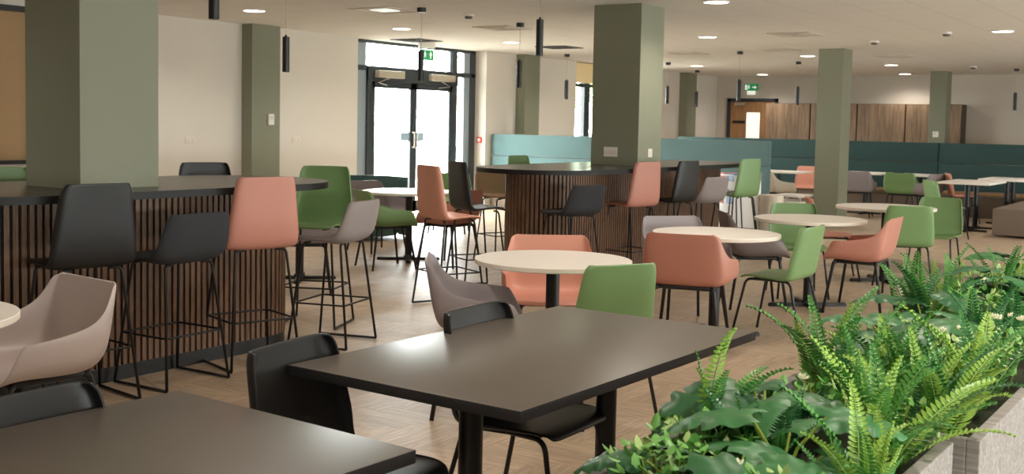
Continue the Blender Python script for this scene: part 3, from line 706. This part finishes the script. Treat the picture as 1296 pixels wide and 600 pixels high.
for x, y, l in [(-4.74, 15.98, 'white dome detector above the free-standing column'), (-3.51, 14.87, 'white dome detector between free-standing column and edge downlight'), (-4.83, 22.63, 'white dome detector near the distant column head'), (-7.84, 10.6, 'tiny white dome detector beside the entrance pendant canopy')]:
    t = thing('smoke_detector', l, 'smoke detector', (x, y, CEIL), 0, 'white ceiling detectors')
    bm = bmesh.new(); lathe(bm, [(0, -.05), (.035, -.05), (.045, -.04), (.045, -.022)], 24); obj('sensor', bm, 'ventdark', t)
    bm = bmesh.new(); lathe(bm, [(0, -.022), (.06, -.022), (.065, -.015), (.065, 0)], 24); obj('mounting_base', bm, 'white', t)

def exit_sign(name, loc, rz, label, arrow, hang):
    """sign face looks along local -y; width .34, height .17"""
    t = thing(name, label, 'exit sign', loc, rz, 'green emergency exit signs')
    w, h = .17, .085
    obj('sign_panel', boxes([(-w, -.01, -h, w, .01, h)], .003), 'signgreen', t, False)
    bm = bmesh.new()
    def poly(pts): bm.faces.new([bm.verts.new((x, -.0125, z)) for x, z in pts])
    # arrow on the right half
    cx = .085
    ar = [(-.012, -.055), (.012, -.055), (.012, .0), (.04, .0), (0, .058), (-.04, .0), (-.012, .0)]
    if arrow == 'down': ar = [(x, -z) for x, z in ar][::-1]
    if arrow == 'right': ar = [(z, -x) for x, z in ar]
    poly([(cx+x, z) for x, z in ar])
    # door leaf and running figure on the left half
    poly([(-.155, -.06), (-.105, -.06), (-.105, .06), (-.155, .06)])
    hx, hz = -.06, .045; poly([(hx+.013*math.cos(a*PI/5), hz+.013*math.sin(a*PI/5)) for a in range(10)])
    poly([(-.075, -.005), (-.05, -.005), (-.05, .028), (-.078, .028)])
    for p in ([(-.075, -.005), (-.062, -.005), (-.082, -.055), (-.096, -.055)], [(-.06, -.005), (-.05, -.005), (-.03, -.03), (-.04, -.04)], [(-.05, .025), (-.05, .012), (-.02, .005), (-.02, .015)], [(-.078, .028), (-.075, .012), (-.1, -.0), (-.1, .012)]): poly(p)
    obj('pictogram', bm, 'glowwhite', t, False)
    if hang:
        obj('housing', boxes([(-w, -.04, h+.03, w, .04, h+.12)], .006), 'white', t)
        obj('hanger', boxes([(-.012, -.004, h, .012, .004, h+.03)]), 'white', t, False)
        bm = bmesh.new(); tube(bm, [(0, 0, h+.12), (0, 0, CEIL-loc[2])], .012); obj('rod', bm, 'white', t)
    else:
        obj('lamp_strip', boxes([(-.1, -.012, -h-.09, .1, .012, -h)], .003), 'glowwhite', t)
exit_sign('exit_sign', (-11.2, 14.05, 2.555), R(90), 'green and white exit sign hung over the entrance, arrow up', 'up', True)
exit_sign('exit_sign', (-10.59, YB-.03, 2.49), 0, 'green exit sign on the end wall over the oak door', 'right', False)
def socket(x, y, z, face, n, label, w=.15, h=.088):
    """flat plate on a wall; face 'x+' or 'y-'"""
    t = thing('power_socket', label, 'socket', (x, y, z), R(90) if face == 'x+' else 0, 'white power sockets')
    obj('plate', boxes([(-w/2, -.009, -h/2, w/2, 0, h/2)], .003), 'socket', t, False)
    for k in range(n):
        cx = (k-(n-1)/2)*w/n
        bm = bmesh.new()
        for dx, dz, a, b in ((0, .012, .004, .009), (-.011, -.008, .009, .004), (.011, -.008, .009, .004)): box(bm, cx+dx-a/2, -.0098, dz-b/2-.008, cx+dx+a/2, -.0088, dz+b/2-.008)
        obj('pin_holes', bm, 'ventdark', t, False)
        obj('switch', boxes([(cx-.008, -.0125, h/2-.03, cx+.008, -.009, h/2-.012)], .001), 'white', t, False)
socket(XL, 9.6, 1.21, 'x+', 2, 'double socket on the wall left of the wall pier')
socket(XL, 11.49, 1.21, 'x+', 2, 'double socket on the wall between the wall pier and entrance')
socket(-5.75, 10.31, 1.225, 'y-', 4, 'wide multi-gang socket on the shaded face of the farther bar column', .16, .1)
socket(-5.43, 10.57, 1.22, 'x+', 1, 'single square socket on the lit face of the farther bar column', .09, .09)
for x, y, z, l in [(XL+.2, 10.8, 1.49, 'white thermostat box on the nearest wall pier')]:
    t = thing('thermostat', l, 'thermostat', (x, y, z), R(90)); obj('cover', boxes([(-.05, -.03, -.075, .05, 0, .075)], .008), 'white', t); obj('screen', boxes([(-.03, -.0315, .0, .03, -.0295, .045)]), 'vent', t, False)
t = thing('thermostat', 'white control box on the distant column', 'thermostat', (-5.86, 24.3, 1.45), 0); obj('cover', boxes([(-.06, -.03, -.06, .06, 0, .06)], .008), 'white', t); obj('screen', boxes([(-.04, -.0315, -.02, .0, -.0295, .045)]), 'vent', t, False)
t = thing('fire_alarm', 'small red call point on the white entrance reveal', 'fire alarm', (-11.62, 16.1, 1.2), 0)
obj('case', boxes([(-.05, -.03, -.05, .05, 0, .05)], .006), 'red', t); obj('press_plate', boxes([(-.03, -.033, -.028, .03, -.03, .028)]), 'white', t, False)

# ------------------------------------------------------------------ outside
o = obj('ground', boxes([(-60, -30, -.12, XL-.7, 60, -.05)]), 'paving', None, False); o['kind'] = 'structure'; o['label'] = 'pale sunlit paving outside the entrance'; o['category'] = 'ground'
rng = random.Random(3)
def outdoor_tree(x, y, h, label):
    t = thing('tree', label, 'tree', (x, y, -.05)); bm = bmesh.new(); tube(bm, [(0, 0, 0), (.1, 0, h*.35), (0, .1, h*.75)], .16, 8, .05); obj('trunk', bm, 'bark', t)
    bm = bmesh.new()
    for k in range(900):
        a = rng.uniform(0, 2*PI); u = rng.uniform(-1, 1); rr = h*.34*rng.uniform(.6, 1)
        c = Vector((rr*math.cos(a)*math.sqrt(1-u*u), rr*math.sin(a)*math.sqrt(1-u*u), h*.66+u*h*.33)); d = Vector((rng.uniform(-1, 1), rng.uniform(-1, 1), rng.uniform(-1, 1))).normalized(); e = d.orthogonal().normalized()
        s = rng.uniform(.14, .3); bm.faces.new([bm.verts.new(c+d*s), bm.verts.new(c+e*s*.5), bm.verts.new(c-d*s), bm.verts.new(c-e*s*.5)])
    obj('crown', bm, 'tree', t, False)
outdoor_tree(-27, 44, 7., 'green tree outside seen through the far window')

# ------------------------------------------------------------------ planters
PX0, PX1, PZ = -1.11, -.52, .80
for y0, y1, dx, lab in [(1.1, 2.64, -.03, 'grey weathered wooden planter at the bottom edge, nearest the viewer'), (2.68, 4.16, 0, 'grey weathered wooden planter in the middle of the run'), (4.2, 5.7, 0, 'wooden planter farthest along the run, hidden under its plants')]:
    a, b = PX0+dx*.3, PX1+dx*1.6; t = thing('planter_box', lab, 'planter', ((a+b)/2, (y0+y1)/2, 0), 0, 'wooden planter boxes'); w = (b-a)/2; h = (y1-y0)/2; th = .03
    obj('side_board', boxes([(-w, -h, .03, -w+th, h, PZ)], .003), 'planter', t, False); obj('side_board', boxes([(w-th, -h, .03, w, h, PZ)], .003), 'planter', t, False)
    obj('end_board', boxes([(-w+th, -h, .03, w-th, -h+th, PZ)], .003), 'planter', t, False); obj('end_board', boxes([(-w+th, h-th, .03, w-th, h, PZ)], .003), 'planter', t, False)
    obj('base', boxes([(-w+.02, -h+.02, 0, w-.02, h-.02, .03)]), 'black', t, False)
    bm = bmesh.new(); bmesh.ops.create_grid(bm, x_segments=14, y_segments=30, size=1.)
    for v in bm.verts: v.co = Vector((v.co.x*(w-th-.001), v.co.y*(h-th-.001), PZ-.06+rng.uniform(-.015, .02)))
    s = obj('moss', bm, 'soil', t); s['kind'] = 'stuff'

def frond_mesh(name, L, m, curl, n=26, wid=.05):
    bm = bmesh.new(); pts = []; ang = R(86); x = z = 0.; 
    for i in range(n+1):
        pts.append(Vector((x, 0, z))); s = L/n; x += math.cos(ang)*s; z += math.sin(ang)*s; ang -= curl/n*(.4+1.2*i/n)
    tube(bm, pts[::2]+([pts[-1]] if n % 2 else []), .0022, 5, .0008)
    rg = random.Random(name)
    for i in range(2, n+1):
        f = i/n; t = (pts[i]-pts[i-1]).normalized(); nrm = Vector((0, 1, 0)).cross(t)
        l = wid*(min(1, f/.22)**.7)*(1-max(0, f-.35)/.68)**.8+.004
        for s in (-1, 1):
            d = (Vector((0, s, 0))+t*.28+nrm*(-.12+rg.uniform(-.1, .1))).normalized(); w = t*(L/n*.46)
            p = pts[i]; k = nrm*.0035
            a = [p-w*.45, p+d*l*.45-w*1.0-k*0, p+d*l*.85-w*.6, p+d*l+w*.1-k, p+d*l*.8+w*.75, p+d*l*.4+w*.95, p+w*.45]
            c = p+d*l*.5+k
            V = [bm.verts.new(q) for q in a]; vc = bm.verts.new(c)
            for q in range(6): bm.faces.new((V[q], V[q+1], vc) if s > 0 else (V[q+1], V[q], vc))
    me = bpy.data.meshes.new(name); bm.to_mesh(me); bm.free(); me.materials.append(M_[m])
    for p in me.polygons: p.use_smooth = True
    return me
FR = {}
for m in ('fern', 'ferny', 'fernd'):
    FR[m] = [frond_mesh('frond_%s_%d' % (m, k), L, m, R(c), wid=w) for k, (L, c, w) in enumerate([(.30, 32, .034), (.34, 48, .036), (.26, 14, .032), (.31, 66, .036)])]
def fern(x, y, s, n, mats, label, seed):
    rg = random.Random(seed); t = thing('fern', label, 'fern', (x, y, PZ-.05), rg.uniform(0, 6.28), 'ferns in the planters')
    for k in range(n):
        m = rg.choice(mats); o = link('frond', rg.choice(FR[m]), t)
        tilt = R(rg.uniform(4, 38) if k > n//3 else rg.uniform(-6, 12)); az = 2*PI*k/n*2.4+rg.uniform(-.3, .3); sc = s*rg.uniform(.8, 1.12)
        o.rotation_euler = (rg.uniform(-.15, .15), tilt, az); o.scale = (sc, sc, sc); o.location = (rg.uniform(-.03, .03), rg.uniform(-.03, .03), 0)
FERNS = [(-1.02, 2.36, .95, 7, ['fern', 'fern', 'ferny'], 'thin upright fern nearest the black table'),
 (-1.0, 3.05, 1.02, 14, ['fern', 'ferny'], 'upright fern at the planter edge in front of the side-on green chair'),
 (-.86, 2.84, .9, 14, ['fern', 'fernd'], 'fern behind the big nearest broadleaf plant'),
 (-.69, 2.47, 1.0, 18, ['fern', 'ferny', 'fern'], 'large bright fern at the near end of the middle planter'),
 (-.64, 2.78, .98, 18, ['fern', 'ferny', 'fernd'], 'large bushy fern by the planter corner'),
 (-.64, 3.12, .95, 16, ['fern', 'fernd', 'ferny'], 'fern leaning over the outer planter board'),
 (-.8, 3.08, .92, 16, ['fern', 'ferny'], 'fern in the middle of the planter, lime tips'),
 (-1.03, 4.16, 1.0, 14, ['fern', 'fern', 'fernd'], 'fern below the fourth round table, at the inner planter edge'),
 (-1.02, 4.5, .95, 12, ['fern', 'ferny'], 'small upright fern beside that, toward the far planter'),
 (-.73, 3.7, .92, 14, ['fernd', 'fern'], 'deep green fern behind the bushy corner fern'),
 (-.7, 4.08, .9, 12, ['fernd', 'fern'], 'deep green fern at the right edge of the picture'),
 (-.95, 5.2, .95, 12, ['fern', 'ferny', 'fernd'], 'farthest fern in the far planter'),
 (-.66, 4.7, .9, 12, ['fernd', 'fern'], 'shaded fern in the far planter, near the right edge'),
 (-.86, 2.25, .75, 10, ['fern', 'fernd'], 'low fern hidden among broad leaves in the nearest planter'),
 (-.62, 2.15, .8, 12, ['fern', 'ferny'], 'fern at the bottom edge, under the bright one')]
for i, f in enumerate(FERNS): fern(*f, 20+i)

def broad_leaf(name, L, W, m, bend, lobes):
    bm = bmesh.new(); n = 26; nc = 5; rows = []
    ang = R(12); x = z = 0.
    for i in range(n+1):
        f = i/n; w = W*math.sin(PI*min(1, (f*.93+.07))**.72)**.75 if f < 1 else 0.
        if lobes and .12 < f < .88:
            ph = ((f-.12)/.76*4.5) % 1.; w *= 1-.38*max(0, math.cos((ph-.5)*2*PI))**3*-1 if False else (1-.42*max(0, math.cos(ph*2*PI))**6)
        row = []
        for k in range(-nc, nc+1):
            q = k/nc; back = -.22*L*abs(q)**1.5*(1-f)*(1 if f < .4 else .4) if f < .5 else -.03*L*abs(q)
            row.append(bm.verts.new((x+back*.6, q*w, z+abs(q)*w*.25-abs(q)**2*w*.42+.004*math.sin(f*26)*abs(q))))
        rows.append(row); s = L/n; x += math.cos(ang)*s; z += math.sin(ang)*s; ang -= bend/n
    for a, b in zip(rows, rows[1:]):
        for k in range(2*nc): bm.faces.new((a[k], a[k+1], b[k+1], b[k]))
    me = bpy.data.meshes.new(name); bm.to_mesh(me); bm.free(); me.materials.append(M_[m])
    for p in me.polygons: p.use_smooth = True
    return me
BL = [broad_leaf('leaf%d' % k, L, W, m, R(b), lo) for k, (L, W, m, b, lo) in enumerate([(.21, .062, 'monst', 55, 1), (.24, .07, 'monst2', 45, 1), (.18, .055, 'monst', 70, 0), (.2, .06, 'monst2', 40, 1), (.26, .075, 'monst', 60, 1)])]
def broadleaf_plant(x, y, s, n, hmax, label, seed):
    rg = random.Random(seed); t = thing('broadleaf_plant', label, 'plant', (x, y, PZ-.05), 0, 'broadleaf plants in the planters')
    for k in range(n):
        az = 2*PI*k/n+rg.uniform(-.4, .4); h = hmax*.85*rg.uniform(.5, 1.); d = rg.uniform(.03, .1); ca, sa = math.cos(az), math.sin(az)
        o = link('leaf', rg.choice(BL), t); o.location = (d*ca, d*sa, h); o.rotation_euler = (rg.uniform(-.35, .35), rg.uniform(-.15, .35), az); q = s*.8*rg.uniform(.8, 1.1); o.scale = (q, q, q)
        bm = bmesh.new(); tube(bm, [(0, 0, 0), (d*.35*ca, d*.35*sa, h*.6), (d*ca, d*sa, h)], .004, 6, .003); obj('stem', bm, 'stem', o)
        st = o.children[0]; st.matrix_parent_inverse = (Matrix.Translation(o.location) @ o.rotation_euler.to_matrix().to_4x4() @ Matrix.Scale(q, 4)).inverted()
for i, p in enumerate([(-.9, 1.97, .92, 7, .18, 'broadleaf plant cut off by the bottom edge, nearest the viewer'), (-.95, 2.47, 1.1, 8, .2, 'large broadleaf plant with glossy leaves beside the thin fern'), (-.8, 2.18, 1.15, 8, .2, 'darkest large broadleaf plant at the bottom of the picture'),
     (-.84, 2.02, 1.0, 6, .14, 'low broadleaf plant at the bottom edge under larger leaves'), (-.94, 3.5, 1.15, 8, .2, 'split-leaf plant in the middle planter below the terracotta chair legs'), (-.97, 4.0, 1.1, 6, .24, 'split-leaf plant with long lime stems, behind that'),
     (-.85, 4.65, 1.2, 8, .3, 'tall split-leaf plant near the right edge'), (-.72, 4.35, 1.1, 7, .22, 'split-leaf plant cut by the right edge'), (-.92, 5.45, 1.1, 7, .26, 'split-leaf plant at the far end of the planters')]): broadleaf_plant(*p, 50+i)

def bush(x, y, r, h, label, seed, flowers=0, m='bush'):
    rg = random.Random(seed); t = thing('leafy_bush', label, 'plant', (x, y, PZ-.05), 0, 'small-leaved plants in the planters')
    bm = bmesh.new()
    for k in range(150):
        a = rg.uniform(0, 2*PI); q = r*math.sqrt(rg.random()); zt = h*rg.uniform(.45, 1)*(1-.35*(q/r)**2)
        c = Vector((q*math.cos(a), q*math.sin(a), zt)); b = rg.uniform(0, 2*PI); el = rg.uniform(.1, 1.2)
        d = Vector((math.cos(b)*math.cos(el), math.sin(b)*math.cos(el), math.sin(el))); e = d.cross(Vector((0, 0, 1))).normalized(); nn = d.cross(e)
        l = rg.uniform(.022, .04); w = l*.3
        P = [c, c+d*l*.35+e*w+nn*w*.3, c+d*l*.75+e*w*.7+nn*w*.2, c+d*l, c+d*l*.75-e*w*.7+nn*w*.2, c+d*l*.35-e*w+nn*w*.3]
        V = [bm.verts.new(p) for p in P]; f1 = bm.faces.new((V[0], V[1], V[2], V[3])); f2 = bm.faces.new((V[0], V[3], V[4], V[5]))
        mi = 1 if rg.random() < .3 else 0; f1.material_index = f2.material_index = mi
    fo = obj('foliage', bm, [m, 'bush2'], t)
    bm = bmesh.new()
    for k in range(14):
        a = rg.uniform(0, 2*PI); q = r*.8*math.sqrt(rg.random()); tube(bm, [(q*.4*math.cos(a), q*.4*math.sin(a), 0), (q*math.cos(a), q*math.sin(a), h*.85)], .0018, 4)
    obj('stems', bm, 'stem', t)
    for k in range(flowers):
        a = rg.uniform(0, 2*PI); q = r*rg.uniform(.2, .8); bm = bmesh.new(); c = Vector((q*math.cos(a), q*math.sin(a), h*1.02))
        for j in range(14):
            b = rg.uniform(0, 2*PI); el = rg.uniform(.2, 1.4); d = Vector((math.cos(b)*math.cos(el), math.sin(b)*math.cos(el), math.sin(el))); e = d.orthogonal().normalized(); l = .018
            bm.faces.new([bm.verts.new(c), bm.verts.new(c+d*l*.6+e*.003), bm.verts.new(c+d*l), bm.verts.new(c+d*l*.6-e*.003)])
        obj('flower', bm, 'flower', t, False)
for i, p in enumerate([(-.98, 2.2, .13, .14, 'pale small-leaved plant by the near planter rim', 1, 0), (-.72, 1.95, .14, .12, 'small-leaved plant at the bottom edge between ferns', 2, 1), (-.95, 1.98, .12, .14, 'small-leaved plant at the inner rim beside the cut-off broad leaves', 3, 0),
     (-.92, 3.02, .12, .15, 'flowering small-leaved plant at the middle planter rim', 4, 2), (-.78, 3.4, .14, .16, 'white-flowered plant behind the bushy corner fern', 5, 4), (-.64, 3.5, .12, .2, 'white-flowered plant by the outer board', 6, 5),
     (-.88, 4.28, .16, .2, 'leafy plant between split-leaf plants', 7, 1), (-.72, 4.95, .16, .24, 'leafy plant at the far right edge', 8, 0), (-1.0, 3.72, .1, .15, 'small leafy plant at the inner rim by the split leaves', 9, 0), (-.95, 4.85, .14, .22, 'leafy plant in the far planter', 10, 0), (-.9, 2.66, .14, .14, 'leafy plant filling the joint between planters', 11, 1), (-.75, 2.7, .14, .14, 'leafy plant below the lime-tipped fern', 12, 0)]):
    bush(*p[:5], 90+i, p[6])

# ------------------------------------------------------------------ light
wd = bpy.data.worlds.new('sky'); scene.world = wd; wd.use_nodes = True
nt = wd.node_tree; bg = nt.nodes['Background']; bg.inputs['Color'].default_value = (1, .98, .95, 1); bg.inputs['Strength'].default_value = 38.
def portal(loc, sx, sy, rot):
    l = bpy.data.lights.new('window_portal', 'AREA'); l.shape = 'RECTANGLE'; l.size = sx; l.size_y = sy; l.cycles.is_portal = True
    o = bpy.data.objects.new('window_portal', l); COL.objects.link(o); o.location = loc; o.rotation_euler = rot
portal((DX-.1, 14.45, 1.4), 2.7, 3.3, (0, R(-90), 0)); portal((XL-.3, 20.35, 1.7), 1.7, 2.4, (0, R(-90), 0))
for y in (.5, 6.5, 12.5, 18.5): portal((XR+.2, y, 1.25), .7, 5., (0, R(90), 0))
scene.view_settings.view_transform = 'Standard'; scene.view_settings.look = 'None'; scene.view_settings.exposure = -.15; scene.view_settings.gamma = 1.
scene.cycles.max_bounces = 8; scene.cycles.diffuse_bounces = 5; scene.cycles.sample_clamp_indirect = 6.; scene.cycles.use_denoising = True
